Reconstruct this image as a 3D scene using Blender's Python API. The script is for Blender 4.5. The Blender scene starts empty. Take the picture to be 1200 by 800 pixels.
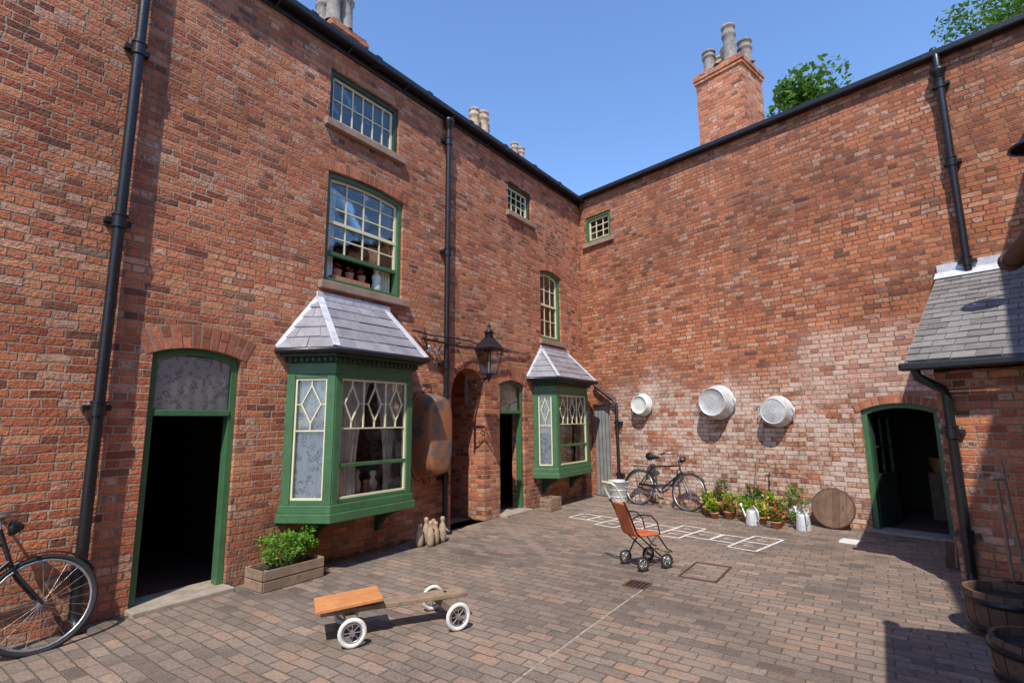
import bpy, math, random
from mathutils import Matrix, Vector, geometry
random.seed(7)
sc=bpy.context.scene
# ------------------------------------------------------------------ node helpers
class NT:
    def __init__(s,name):
        s.m=bpy.data.materials.new(name); s.m.use_nodes=True; s.t=s.m.node_tree; s.t.nodes.clear()
        s.out=s.n('ShaderNodeOutputMaterial')
    def n(s,t,**k):
        a=s.t.nodes.new(t)
        for q,v in k.items(): setattr(a,q,v)
        return a
    def l(s,a,b): s.t.links.new(a,b)
    def put(s,sock,v):
        if isinstance(v,bpy.types.NodeSocket): s.l(v,sock)
        elif v is not None: sock.default_value=v
    def M(s,op,a,b=None,c=None,clamp=False):
        x=s.n('ShaderNodeMath',operation=op,use_clamp=clamp)
        s.put(x.inputs[0],a); s.put(x.inputs[1],b); s.put(x.inputs[2],c)
        return x.outputs[0]
    def noise(s,vec,scale,detail=3,rough=.55):
        x=s.n('ShaderNodeTexNoise'); s.put(x.inputs['Vector'],vec)
        x.inputs['Scale'].default_value=scale; x.inputs['Detail'].default_value=detail; x.inputs['Roughness'].default_value=rough
        return x.outputs['Fac']
    def mr(s,v,a,b,c=0,d=1,smooth=False):
        x=s.n('ShaderNodeMapRange'); x.interpolation_type='SMOOTHSTEP' if smooth else 'LINEAR'
        s.put(x.inputs[0],v)
        for i,q in enumerate((a,b,c,d)): s.put(x.inputs[i+1],q)
        return x.outputs[0]
    def mix(s,f,a,b,mode='MIX'):
        x=s.n('ShaderNodeMix',data_type='RGBA',blend_type=mode)
        s.put(x.inputs[0],f)
        s.put(x.inputs[6],a if isinstance(a,bpy.types.NodeSocket) else (*a,1))
        s.put(x.inputs[7],b if isinstance(b,bpy.types.NodeSocket) else (*b,1))
        return x.outputs[2]
    def ramp(s,v,stops,const=False):
        x=s.n('ShaderNodeValToRGB'); e=x.color_ramp.elements
        if const: x.color_ramp.interpolation='CONSTANT'
        while len(e)<len(stops): e.new(.5)
        for q,(p,c) in zip(e,stops): q.position=p; q.color=(*c,1)
        s.put(x.inputs[0],v); return x.outputs[0]
    def xyz(s,v):
        x=s.n('ShaderNodeSeparateXYZ'); s.l(v,x.inputs[0]); return x.outputs
    def comb(s,a,b,c=0):
        x=s.n('ShaderNodeCombineXYZ'); s.put(x.inputs[0],a); s.put(x.inputs[1],b); s.put(x.inputs[2],c); return x.outputs[0]
    def obj(s): return s.n('ShaderNodeTexCoord').outputs['Object']
    def bump(s,h,dist,strength=1):
        x=s.n('ShaderNodeBump'); s.put(x.inputs['Height'],h); x.inputs['Distance'].default_value=dist; x.inputs['Strength'].default_value=strength
        return x.outputs[0]
    def pbr(s,col,rough=.8,metal=0,normal=None,spec=.5):
        x=s.n('ShaderNodeBsdfPrincipled')
        s.put(x.inputs['Base Color'],col if isinstance(col,bpy.types.NodeSocket) else (*col,1))
        s.put(x.inputs['Roughness'],rough); s.put(x.inputs['Metallic'],metal); s.put(x.inputs['Normal'],normal)
        x.inputs['Specular IOR Level'].default_value=spec
        s.l(x.outputs[0],s.out.inputs[0]); return x

def paint(name,col,rough=.5,metal=0,var=.25,scale=6,bump=.001,spec=.5,island=0,dirt=None,dl=(.5,.68)):
    t=NT(name); o=t.obj()
    n1=t.noise(o,scale,4); n2=t.noise(o,scale*9,2)
    f=t.M('ADD',t.M('MULTIPLY',n1,.7),t.M('MULTIPLY',n2,.3))
    k=t.mr(f,.3,.7,1-var,1+var)
    if island:
        g=t.n('ShaderNodeNewGeometry').outputs['Random Per Island']
        k=t.M('MULTIPLY',k,t.mr(g,0,1,1-island,1+island))
    c=t.mix(1,col,t.comb(k,k,k),'MULTIPLY')
    if dirt: c=t.mix(t.mr(t.noise(o,scale*1.7,5,.7),dl[0],dl[1],0,.85),c,dirt)
    t.pbr(c,t.mr(n2,.3,.7,max(rough-.1,.05),min(rough+.1,1)),metal,t.bump(n2,bump) if bump else None,spec)
    return t.m

def brickmat(name,stops,mortar,bw=.225,bh=.075,mj=.012,floor=False,flemish=True,lime=False,bumpd=.012,seed=0,soot=.5,rough=.9,wav=.035,weather=1,pale=.26):
    t=NT(name); o=t.obj()
    X,Y,Z=t.xyz(o)
    if floor: ax,az=X,Y
    else: ax,az=t.M('ADD',X,Y),Z
    big=t.noise(o,1.1,1); fine=t.noise(o,26,2,.7); mid=t.noise(o,6,1)
    az2=t.M('ADD',az,t.M('MULTIPLY',t.M('SUBTRACT',big,.5),wav))
    az2=t.M('ADD',az2,t.M('MULTIPLY',t.M('SUBTRACT',mid,.5),.018))
    ax2=t.M('ADD',ax,t.M('MULTIPLY',t.M('SUBTRACT',fine,.5),.008))
    rz=t.M('DIVIDE',az2,bh); row=t.M('FLOOR',rz); frz=t.M('SUBTRACT',rz,row)
    wn=t.n('ShaderNodeTexWhiteNoise',noise_dimensions='1D'); t.l(row,wn.inputs['W'])
    P=bw*1.5 if flemish else bw
    U=t.M('ADD',t.M('ADD',t.M('DIVIDE',ax2,P),t.M('MULTIPLY',row,.5)),t.M('MULTIPLY',wn.outputs['Value'],.2))
    i=t.M('FLOOR',U); fr=t.M('SUBTRACT',U,i)
    dx=t.M('MINIMUM',fr,t.M('SUBTRACT',1,fr))
    if flemish:
        h=t.M('GREATER_THAN',fr,.6667); dx=t.M('MINIMUM',dx,t.M('ABSOLUTE',t.M('SUBTRACT',fr,.6667)))
        i=t.M('ADD',t.M('MULTIPLY',i,2),h)
    w=t.n('ShaderNodeTexWhiteNoise',noise_dimensions='3D'); t.l(t.comb(i,row,seed+.3),w.inputs['Vector'])
    wc=t.n('ShaderNodeSeparateColor'); t.l(w.outputs['Color'],wc.inputs[0]); r1,r2,r3=wc.outputs[0],wc.outputs[1],wc.outputs[2]
    dx=t.M('MULTIPLY',dx,P); dz=t.M('MULTIPLY',t.M('MINIMUM',frz,t.M('SUBTRACT',1,frz)),bh)
    d=t.M('MINIMUM',dx,dz)
    d=t.M('ADD',d,t.M('ADD',t.M('MULTIPLY',t.M('SUBTRACT',fine,.5),.014),t.M('MULTIPLY',t.M('SUBTRACT',r3,.6),.0045)))
    mask=t.mr(d,mj*.3,mj*.8,0,1,True)
    patch=t.noise(o,.8,3,.6)
    rv=t.M('ADD',t.M('MULTIPLY',r1,.64),t.M('MULTIPLY',t.mr(patch,.3,.7),.36))
    c=t.ramp(rv,stops)
    f2=t.noise(o,48,3,.75)
    k=t.mr(f2,.25,.75,.62,1.34)
    c=t.mix(1,c,t.comb(k,k,k),'MULTIPLY')
    sp=t.M('MULTIPLY',t.M('GREATER_THAN',r2,.9),t.mr(fine,.4,.55))
    c=t.mix(t.M('MULTIPLY',sp,.65 if not floor else .2),c,(.58,.42,.31))
    dk=t.M('LESS_THAN',r2,.08)
    c=t.mix(t.M('MULTIPLY',dk,.6 if not floor else .3),c,(.09,.052,.042))
    mk=t.mr(patch,.3,.7,1.45,.5)
    mc=t.mix(1,mortar,t.comb(mk,mk,mk),'MULTIPLY')
    c=t.mix(mask,mc,c)
    wk=t.mr(t.noise(o,.5,5,.65),.35,.68,1.16,1-.42*soot*weather)
    c=t.mix(1,c,t.comb(wk,wk,wk),'MULTIPLY')
    if not floor:
        st=t.M('MULTIPLY',t.mr(t.noise(t.comb(t.M('MULTIPLY',ax,3.5),t.M('MULTIPLY',az,.5)),1.3,4,.7),.53,.72),.48*weather)
        c=t.mix(st,c,(.12,.07,.05))
        pl=t.mr(t.noise(t.comb(ax,az,seed+5),1.9,4,.7),.54,.72,0,pale)
        c=t.mix(pl,c,(.64,.39,.25))
    if not floor and not lime:
        b=t.M('MULTIPLY',t.mr(Z,.7,.05),t.mr(t.noise(o,4,4,.7),.35,.6)); c=t.mix(t.M('MULTIPLY',b,.5),c,(.16,.12,.09))
    if lime:
        nn=t.noise(o,1.2,4,.65); nf=t.noise(o,9,4,.8)
        top=t.M('ADD',2.75,t.M('MULTIPLY',t.M('SUBTRACT',t.noise(t.comb(X,0,0),.8,2),.5),2.4))
        band=t.M('MULTIPLY',t.mr(Z,top,t.M('SUBTRACT',top,.9),0,1,True),t.mr(X,.4,1.3))
        pb=t.mr(t.M('ADD',t.M('MULTIPLY',nf,.55),t.M('ADD',t.M('MULTIPLY',nn,.45),t.M('MULTIPLY',r3,.2))),.49,.68)
        lm=t.M('MULTIPLY',t.M('MULTIPLY',pb,band),.8)
        p2=t.M('MULTIPLY',t.mr(X,4.5,4.9),t.M('MULTIPLY',t.mr(X,6.6,6.2),t.M('MULTIPLY',t.mr(Z,3.2,2.95),t.mr(Z,1.7,2.1))))
        lm=t.M('MAXIMUM',lm,t.M('MULTIPLY',p2,t.M('MULTIPLY',t.mr(r1,.0,1,.15,.8),t.mr(nf,.35,.6,.5,1))))
        lm=t.M('MULTIPLY',lm,t.mr(mask,0,1,.55,1))
        c=t.mix(lm,c,(.70,.56,.46))
        # darker brown band towards the eaves, broken up by noise
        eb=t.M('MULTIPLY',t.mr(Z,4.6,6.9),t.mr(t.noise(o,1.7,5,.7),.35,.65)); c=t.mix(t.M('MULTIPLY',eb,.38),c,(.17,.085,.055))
    if floor:
        s1=t.mr(t.noise(o,.8,5,.7),.45,.7,0,.5); c=t.mix(s1,c,(.27,.215,.165))
        s2=t.mr(t.noise(o,2.4,5,.75),.52,.74,0,.55); c=t.mix(s2,c,(.10,.078,.064))
        s3=t.mr(t.noise(o,60,3,.8),.62,.72,0,.35); c=t.mix(s3,c,(.36,.3,.24))
    hgt=t.M('ADD',t.M('MULTIPLY',mask,.6),t.M('ADD',t.M('MULTIPLY',fine,.7),t.M('MULTIPLY',r2,.3)))
    t.pbr(c,rough,0,t.bump(hgt,bumpd),.2)
    return t.m

red=[(0,(.14,.05,.036)),(.14,(.31,.088,.047)),(.4,(.49,.15,.073)),(.65,(.58,.2,.096)),(.85,(.63,.27,.14)),(1,(.58,.38,.26))]
M_BRL=brickmat('brick_wall_red',red,(.38,.275,.195),seed=1,bumpd=.018,soot=.6)
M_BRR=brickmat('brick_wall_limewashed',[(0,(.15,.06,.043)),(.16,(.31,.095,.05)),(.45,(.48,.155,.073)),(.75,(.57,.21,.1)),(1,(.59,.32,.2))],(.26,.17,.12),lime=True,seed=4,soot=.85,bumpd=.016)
M_BRD=brickmat('brick_wall_plain',red,(.32,.23,.16),seed=9)
M_PAV=brickmat('brick_paving',[(0,(.125,.098,.082)),(.3,(.19,.148,.12)),(.6,(.25,.188,.147)),(.85,(.32,.205,.145)),(1,(.42,.225,.135))],(.15,.12,.096),bw=.222,bh=.108,mj=.009,floor=True,flemish=False,bumpd=.011,seed=3,rough=.75,wav=.06)
M_ARCH=paint('arch_brick',(.46,.155,.08),.9,0,.35,20,.006,.2,island=.4,dirt=(.24,.13,.09))
M_MORT=paint('mortar',(.32,.24,.17),.95)
M_LINE=paint('channel_mortar',(.34,.28,.22),.95,0,.4,12)
M_GREEN=paint('green_paint',(.058,.15,.062),.42,0,.16,3,.0008,dirt=(.05,.11,.05))
M_GREEND=paint('dark_green_paint',(.022,.052,.03),.45,0,.15,3,.0006)
M_CREAM=paint('cream_paint',(.74,.68,.45),.5,0,.08,8,.0005)
M_BLACK=paint('black_iron',(.014,.014,.016),.36,0,.25,9,.001)
M_RUST=paint('rusty_gutter',(.09,.04,.028),.7,0,.35,9,.002)
M_STONE=paint('sill_stone',(.33,.22,.16),.9,0,.25,8,.004)
M_STEP=paint('pale_stone',(.33,.27,.21),.9,0,.3,8,.004)
M_SLATE=paint('slate',(.19,.175,.17),.6,0,.25,10,.003,island=.28,dirt=(.24,.2,.15))
M_SLATEP=paint('lead_slate',(.27,.255,.275),.5,0,.22,6,.003,island=.14,dirt=(.19,.18,.175))
M_LEAD=paint('lead_flashing',(.58,.59,.62),.5,0,.2,8,.003,dirt=(.38,.38,.4))
M_DARK=paint('interior_dark',(.035,.028,.022),.95)  # near-black: puts the indoor shade into the room wall colour
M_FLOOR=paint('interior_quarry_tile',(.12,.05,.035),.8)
M_POT=paint('chimney_pot_clay',(.5,.36,.24),.85,0,.3,7,.004,dirt=(.15,.11,.09))
M_POTG=paint('chimney_pot_grey',(.27,.23,.2),.85,0,.3,7,.004,dirt=(.1,.08,.07))
M_TERRA=paint('terracotta',(.46,.19,.1),.85,0,.25,12,.002,dirt=(.35,.28,.2))
M_ZINC=paint('galvanised_zinc',(.68,.69,.69),.42,.3,.18,12,.001,dirt=(.47,.47,.46))
M_ZINCD=paint('rusted_tin',(.14,.14,.125),.55,.2,.4,1.6,.003,dirt=(.42,.15,.055),dl=(.41,.5))
M_ENAM=paint('white_enamel',(.76,.75,.7),.3,0,.06,5,.0005)
M_WOOD=paint('weathered_wood',(.27,.18,.115),.85,0,.3,5,.003,island=.2,dirt=(.16,.12,.09))
M_OAK=paint('dark_barrel_oak',(.15,.085,.05),.8,0,.35,7,.003,island=.25,dirt=(.08,.055,.04))
M_SKIT=paint('worn_turned_wood',(.42,.3,.2),.65,0,.25,9,.001,dirt=(.26,.16,.1))
M_ORANGE=paint('varnished_board',(.62,.26,.09),.5,0,.2,5,.001,dirt=(.45,.18,.075))
M_LEATHER=paint('orange_leathercloth',(.54,.13,.045),.55,0,.2,10,.001)
M_RUBBER=paint('rubber',(.02,.02,.02),.8)
M_WHITERUB=paint('white_tyre',(.72,.7,.64),.7,0,.1,dirt=(.5,.46,.4))
M_CHROME=paint('dull_chrome',(.45,.45,.45),.35,.8,.2,20,0)
M_SOIL=paint('soil',(.04,.028,.02),.95,0,.3,20,.01)
M_RED=paint('red_petals',(.55,.03,.02),.6); M_YEL=paint('yellow_petals',(.75,.5,.03),.6)
M_DOORG=paint('grey_door_paint',(.26,.25,.24),.7)
M_EARTH=paint('earth',(.12,.1,.07),.95,0,.3,1,.01)
def leafmat(name,c1,c2):
    t=NT(name); g=t.n('ShaderNodeNewGeometry').outputs['Random Per Island']
    c=t.ramp(g,[(0,c1),(1,c2)])
    a=t.n('ShaderNodeBsdfDiffuse'); t.l(c,a.inputs[0]); b=t.n('ShaderNodeBsdfTranslucent'); t.l(t.mix(.5,c,(.25,.4,.04)),b.inputs[0])
    m=t.n('ShaderNodeMixShader'); m.inputs[0].default_value=.3; t.l(a.outputs[0],m.inputs[1]); t.l(b.outputs[0],m.inputs[2]); t.l(m.outputs[0],t.out.inputs[0])
    return t.m
M_LEAF=leafmat('tree_leaf',(.04,.09,.018),(.12,.22,.04))
M_HERB=leafmat('herb_leaf',(.09,.21,.025),(.22,.42,.06))
M_HERBD=leafmat('dark_leaf',(.045,.1,.025),(.12,.2,.05))
M_BARK=paint('bark',(.1,.075,.055),.95,0,.3,6,.01)
def glassmat():
    t=NT('window_glass'); lw=t.n('ShaderNodeFresnel'); lw.inputs[0].default_value=1.5
    g=t.n('ShaderNodeBsdfGlossy'); g.inputs['Roughness'].default_value=.02; t.put(g.inputs['Normal'],t.bump(t.noise(t.obj(),3,1),.006))
    tr=t.n('ShaderNodeBsdfTransparent'); tr.inputs[0].default_value=(.97,.98,.97,1)
    m=t.n('ShaderNodeMixShader'); t.l(t.M('ADD',t.M('MULTIPLY',lw.outputs[0],.9),.005,clamp=True),m.inputs[0]); t.l(tr.outputs[0],m.inputs[1]); t.l(g.outputs[0],m.inputs[2])
    t.l(m.outputs[0],t.out.inputs[0]); return t.m
M_GLASS=glassmat()
def lacemat(name,lo,hi,pat=True):
    t=NT(name); o=t.obj(); v=t.n('ShaderNodeTexVoronoi'); t.l(o,v.inputs['Vector']); v.inputs['Scale'].default_value=40
    f=t.mr(v.outputs['Distance'],.35,.5); b=t.mr(t.noise(o,14,1),.52,.56)
    f=t.mr(t.M('MULTIPLY',f,b),0,1,lo,hi)
    d=t.n('ShaderNodeBsdfDiffuse'); d.inputs[0].default_value=(.93,.93,.93,1); tl=t.n('ShaderNodeBsdfTranslucent'); tl.inputs[0].default_value=(.85,.85,.85,1)
    m1=t.n('ShaderNodeMixShader'); m1.inputs[0].default_value=.05; t.l(d.outputs[0],m1.inputs[1]); t.l(tl.outputs[0],m1.inputs[2])
    tr=t.n('ShaderNodeBsdfTransparent'); m=t.n('ShaderNodeMixShader'); t.l(f,m.inputs[0]); t.l(m1.outputs[0],m.inputs[1]); t.l(tr.outputs[0],m.inputs[2])
    t.l(m.outputs[0],t.out.inputs[0]); return t.m
M_LACE=lacemat('lace_cloth',.0,.45)
M_DRAPE=paint('white_cotton',(.88,.88,.87),.9,0,.04,6,.001)
def chalkmat():
    t=NT('chalk'); o=t.obj(); f=t.mr(t.noise(o,38,3,.8),.45,.68)
    d=t.n('ShaderNodeBsdfDiffuse'); d.inputs[0].default_value=(.74,.72,.67,1); tr=t.n('ShaderNodeBsdfTransparent'); m=t.n('ShaderNodeMixShader')
    t.l(t.M('SUBTRACT',1,t.M('MULTIPLY',f,.85)),m.inputs[0]); t.l(tr.outputs[0],m.inputs[1]); t.l(d.outputs[0],m.inputs[2]); t.l(m.outputs[0],t.out.inputs[0]); return t.m
M_CHALK=chalkmat()

# ------------------------------------------------------------------ mesh builder
class MB:
    def __init__(s): s.v=[];s.f=[];s.mi=[];s.ms=[];s.sm=[];s.M=Matrix.Identity(4)
    def mat(s,m):
        if m not in s.ms: s.ms.append(m)
        return s.ms.index(m)
    def add(s,vs,fs,m,smooth=False):
        b=len(s.v); s.v+= [tuple(s.M@Vector(p)) for p in vs]; k=s.mat(m)
        for f in fs: s.f.append([b+i for i in f]); s.mi.append(k); s.sm.append(smooth)
    def box(s,x0,x1,y0,y1,z0,z1,m):
        s.add([(x0,y0,z0),(x1,y0,z0),(x1,y1,z0),(x0,y1,z0),(x0,y0,z1),(x1,y0,z1),(x1,y1,z1),(x0,y1,z1)],
              [(0,3,2,1),(4,5,6,7),(0,1,5,4),(1,2,6,5),(2,3,7,6),(3,0,4,7)],m)
    def prism(s,p,y0,y1,m):
        n=len(p); s.add([(a,y0,b) for a,b in p]+[(a,y1,b) for a,b in p],
              [list(range(n)),list(range(2*n-1,n-1,-1))]+[(i,i+n,(i+1)%n+n,(i+1)%n) for i in range(n)],m)
    def prismz(s,p,z0,z1,m):
        n=len(p); s.add([(a,b,z0) for a,b in p]+[(a,b,z1) for a,b in p],
              [list(range(n-1,-1,-1)),list(range(n,2*n))]+[(i,(i+1)%n,(i+1)%n+n,i+n) for i in range(n)],m)
    def ring(s,o,i,y0,y1,m):
        n=len(o); vs=[(a,y0,b) for a,b in o]+[(a,y0,b) for a,b in i]+[(a,y1,b) for a,b in o]+[(a,y1,b) for a,b in i]; fs=[]
        for k in range(n):
            j=(k+1)%n; fs+=[(k,j,j+n,k+n),(k+2*n,k+3*n,j+3*n,j+2*n),(k,k+2*n,j+2*n,j),(k+n,j+n,j+3*n,k+3*n)]
        s.add(vs,fs,m)
    def beam(s,p,q,w,h,m,up=(0,0,1)):
        p=Vector(p);q=Vector(q);d=q-p;L=d.length;d.normalize();up=Vector(up)
        if abs(d.dot(up))>.98: up=Vector((0,1,0))
        a=d.cross(up).normalized();b=a.cross(d)
        vs=[p+d*t+a*x+b*y for t in(0,L) for x,y in((-w/2,-h/2),(w/2,-h/2),(w/2,h/2),(-w/2,h/2))]
        s.add(vs,[(0,1,2,3),(7,6,5,4),(0,4,5,1),(1,5,6,2),(2,6,7,3),(3,7,4,0)],m)
    def tube(s,path,r,m,seg=10,closed=False,cap=True):
        P=[Vector(p) for p in path]; n=len(P); R=r if isinstance(r,(list,tuple)) else [r]*n
        vs=[];fs=[];prev=None
        for i in range(n):
            if closed: d=P[(i+1)%n]-P[i-1]
            else: d=P[min(i+1,n-1)]-P[max(i-1,0)]
            d.normalize()
            if prev is None:
                a=d.cross(Vector((0,0,1)));
                if a.length<.05: a=d.cross(Vector((0,1,0)))
            else: a=prev-d*prev.dot(d)
            a.normalize();prev=a;b=d.cross(a)
            for k in range(seg):
                t=2*math.pi*k/seg; vs.append(P[i]+(a*math.cos(t)+b*math.sin(t))*R[i])
        for i in range(n if closed else n-1):
            j=(i+1)%n
            for k in range(seg):
                l=(k+1)%seg; fs.append((i*seg+k,i*seg+l,j*seg+l,j*seg+k))
        s.add(vs,fs,m,True)
        if cap and not closed: s.add(vs[:seg],[list(range(seg))[::-1]],m); s.add(vs[-seg:],[list(range(seg))],m)
    def lathe(s,prof,m,c=(0,0,0),seg=20,X=None,sx=1,sy=1):
        X=X or Matrix.Identity(4); vs=[];fs=[];c=Vector(c)
        for r,z in prof:
            for k in range(seg):
                t=2*math.pi*k/seg; vs.append(c+(X@Vector((r*math.cos(t)*sx,r*math.sin(t)*sy,z))))
        for i in range(len(prof)-1):
            for k in range(seg):
                l=(k+1)%seg; fs.append((i*seg+k,i*seg+l,(i+1)*seg+l,(i+1)*seg+k))
        s.add(vs,fs,m,True)
    def quad(s,a,b,c,d,m): s.add([a,b,c,d],[(0,1,2,3)],m)
    def leaves(s,c,rad,n,size,mats,flat=1,hollow=0):
        c=Vector(c)
        for _ in range(n):
            d=Vector((random.gauss(0,1),random.gauss(0,1),random.gauss(0,1))).normalized()*(hollow+(1-hollow)*random.random()**.5)
            p=c+Vector((d.x*rad[0],d.y*rad[1],d.z*rad[2]))
            a=Vector((random.gauss(0,1),random.gauss(0,1),random.gauss(0,.6))).normalized()
            b=a.cross(Vector((random.gauss(0,1),random.gauss(0,1),random.gauss(0,1)))).normalized()
            z=size*random.uniform(.6,1.3)
            s.add([p-a*z,p+b*z*.45,p+a*z,p-b*z*.45],[(0,1,2,3)],random.choice(mats))
    def obj(s,name,parent=None,M=None,bevel=0):
        me=bpy.data.meshes.new(name); me.from_pydata(s.v,[],s.f)
        for m in s.ms: me.materials.append(m)
        me.polygons.foreach_set('material_index',s.mi); me.polygons.foreach_set('use_smooth',s.sm); me.update()
        o=bpy.data.objects.new(name,me); sc.collection.objects.link(o)
        if parent: o.parent=parent
        if M is not None: o.matrix_local=M
        if bevel:
            b=o.modifiers.new('bevel','BEVEL'); b.width=bevel; b.segments=2; b.limit_method='ANGLE'; b.angle_limit=math.radians(50)
        return o
def empty(name,M=None,parent=None):
    o=bpy.data.objects.new(name,None); sc.collection.objects.link(o); o.empty_display_size=.2
    if parent: o.parent=parent
    if M is not None: o.matrix_world=M
    return o
def T(x,y,z=0): return Matrix.Translation((x,y,z))
def RZ(a): return Matrix.Rotation(a,4,'Z')
def RX(a): return Matrix.Rotation(a,4,'X')
def RY(a): return Matrix.Rotation(a,4,'Y')
def frame(o,x,y):
    return Matrix(((x[0],y[0],0,o[0]),(x[1],y[1],0,o[1]),(0,0,1,0),(0,0,0,1)))
a=math.radians(35.3); u=(math.sin(a),math.cos(a)); nl=(-u[1],u[0]); D=5.6
FL=frame((nl[0]*D,nl[1]*D),u,nl)
b=math.radians(41.1); w=(math.sin(b),-math.cos(b)); nr=(math.cos(b),math.sin(b)); CN=(1.696,12.087)
FR=frame(CN,w,nr)
CS=10.845

def archpoly(x0,x1,z0,z1,rise,n=10):
    p=[(x0,z0),(x1,z0)]
    if rise<=0: return p+[(x1,z1),(x0,z1)]
    h=(x1-x0)/2; R=(h*h+rise*rise)/(2*rise); cx=(x0+x1)/2; cz=z1-R; t=math.asin(min(1,h/R))
    if rise>=h: t=math.pi/2
    for i in range(n+1):
        q=t-2*t*i/n; p.append((cx+R*math.sin(q),cz+R*math.cos(q)))
    return p
def wall(mb,outer,holes,y0,y1,m,reveal=None):
    lp=[[Vector((a,b,0)) for a,b in outer]]+[[Vector((a,b,0)) for a,b in h] for h in holes]
    tri=geometry.tessellate_polygon(lp); flat=[p for l in lp for p in l]
    for y,s in((y0,1),(y1,-1)):
        vs=[(p.x,y,p.y) for p in flat]; fs=[]
        for t in tri:
            A,B,C=[flat[i] for i in t]; ccw=(B-A).cross(C-A).z>0
            t=list(t); fs.append(t if (ccw==(s>0)) else t[::-1])
        mb.add(vs,fs,m)
    n=len(outer)
    for i in range(n):
        j=(i+1)%n; mb.quad((outer[i][0],y0,outer[i][1]),(outer[i][0],y1,outer[i][1]),(outer[j][0],y1,outer[j][1]),(outer[j][0],y0,outer[j][1]),m)
    for h in holes:
        n=len(h)
        for i in range(n):
            j=(i+1)%n; mb.quad((h[i][0],y0,h[i][1]),(h[j][0],y0,h[j][1]),(h[j][0],y1,h[j][1]),(h[i][0],y1,h[i][1]),reveal or m)
def brick_arch(mb,x0,x1,z1,rise,hh=.23,ov=.06):
    h=(x1-x0)/2; cx=(x0+x1)/2; rise=max(rise,.02)
    R=(h*h+rise*rise)/(2*rise); cz=z1-R; t=math.pi/2 if rise>=h*.98 else math.asin(h/R)+ov/R
    n=max(6,int(2*t*R/.078))
    for i in range(n):
        q0=-t+2*t*(i+.08+random.random()*.05)/n; q1=-t+2*t*(i+.92-random.random()*.05)/n; y=-.004-random.random()*.006
        Ra=R+.004
        parts=[(Ra,R+hh)] if hh<.2 or i%2 else [(Ra,R+hh*.48),(R+hh*.54,R+hh)]
        for ra,rb in parts:
            mb.prism([(cx+ra*math.sin(q0),cz+ra*math.cos(q0)),(cx+ra*math.sin(q1),cz+ra*math.cos(q1)),(cx+rb*math.sin(q1),cz+rb*math.cos(q1)),(cx+rb*math.sin(q0),cz+rb*math.cos(q0))],y,.02,M_ARCH)
    q=[-t+2*t*i/12 for i in range(13)]
    mb.prism([(cx+(R+.003)*math.sin(k),cz+(R+.003)*math.cos(k)) for k in q]+[(cx+(R+hh+.008)*math.sin(k),cz+(R+hh+.008)*math.cos(k)) for k in q[::-1]],-.0025,.015,M_MORT)

def inset(x0,x1,z0,z1,rise,d): return archpoly(x0+d,x1-d,z0+d,z1-d,max(rise*(x1-x0-2*d)/(x1-x0),0) if rise>0 else 0)
def curtain(mb,x0,x1,z0,z1,y,m,folds=7,amp=.02,gather=0):
    n=folds*6; vs=[];fs=[];rows=8
    for j in range(rows+1):
        f=j/rows; z=z1+(z0-z1)*f
        g=gather*math.sin(min(1,f*1.25)*math.pi/2)
        for i in range(n+1):
            t=i/n; x=x0+(x1-x0)*t
            x=x+(x0-x)*g if gather>0 else x+(x1-x)*(-g)
            vs.append((x,y+amp*math.sin(t*folds*2*math.pi+.6*math.sin(f*3))+.3*amp*math.sin(t*17+f*5),z))
    for j in range(rows):
        for i in range(n): k=j*(n+1)+i; fs.append((k,k+1,k+n+2,k+n+1))
    mb.add(vs,fs,m,True)
def window(par,name,x0,x1,z0,z1,rise,cols,rows,y=.09,openb=0,sill=True,frame_m=None,bars=None,lace=False,fw=.07):
    fm=frame_m or M_GREEN; bm=bars or M_CREAM
    e=empty(name,None,par)
    mb=MB()
    mb.ring(archpoly(x0,x1,z0,z1,rise),inset(x0,x1,z0,z1,rise,fw),y-.05,y+.06,fm)
    mb.obj('frame',e,bevel=.006)
    i0,i1,j0,j1=x0+fw,x1-fw,z0+fw,z1-fw; r2=rise*(i1-i0)/(x1-x0) if rise>0 else 0
    mb=MB()
    mb.ring(archpoly(i0+.002,i1-.002,j0+openb,j1,r2),inset(i0,i1,j0+openb,j1,r2,.035),y-.01,y+.03,bm)
    zb=j0+openb+.03; zt=j1-.02
    for i in range(1,cols):
        x=i0+(i1-i0)*i/cols; mb.box(x-.009,x+.009,y+.002,y+.026,zb,zt-(r2*(2*i/cols-1)**2 if r2 else 0),bm)
    for j in range(1,rows):
        z=zb+(zt-zb)*j/rows; hw=.009
        mb.box(i0+.02,i1-.02,y+.0035,y+.0275,z-hw,z+hw,bm)
    if rows>=4 or openb:
        z=zb+(zt-zb)*(.5 if not openb else .4); mb.box(i0,i1,y-.016,y+.035,z-.022,z+.022,bm)
    if openb: mb.box(i0+.002,i1-.002,y-.025,y+.045,j0+openb-.02,j0+openb+.03,fm)
    mb.obj('sash',e)
    mb=MB(); mb.prism([(p[0],p[1]) for p in archpoly(i0+.01,i1-.01,j0+openb+.005,j1-.01,r2)],y+.012,y+.016,M_GLASS); mb.obj('glass',e)
    if lace:
        mb=MB(); curtain(mb,i0,i0+(i1-i0)*.16,j0,j1,y+.1,M_DRAPE,3,.02); curtain(mb,i1-(i1-i0)*.2,i1,j0,j1,y+.1,M_CREAM,4,.02); mb.obj('curtains',e)
    if sill:
        mb=MB(); mb.box(x0-.07,x1+.1,-.07,y+.05,z0-.11,z0-.004,M_STONE); mb.obj('sill',e,bevel=.01)
    if rise>0:
        mb=MB(); brick_arch(mb,x0,x1,z1,rise,.15); mb.obj('brick_arch',e)
    return e
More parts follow.
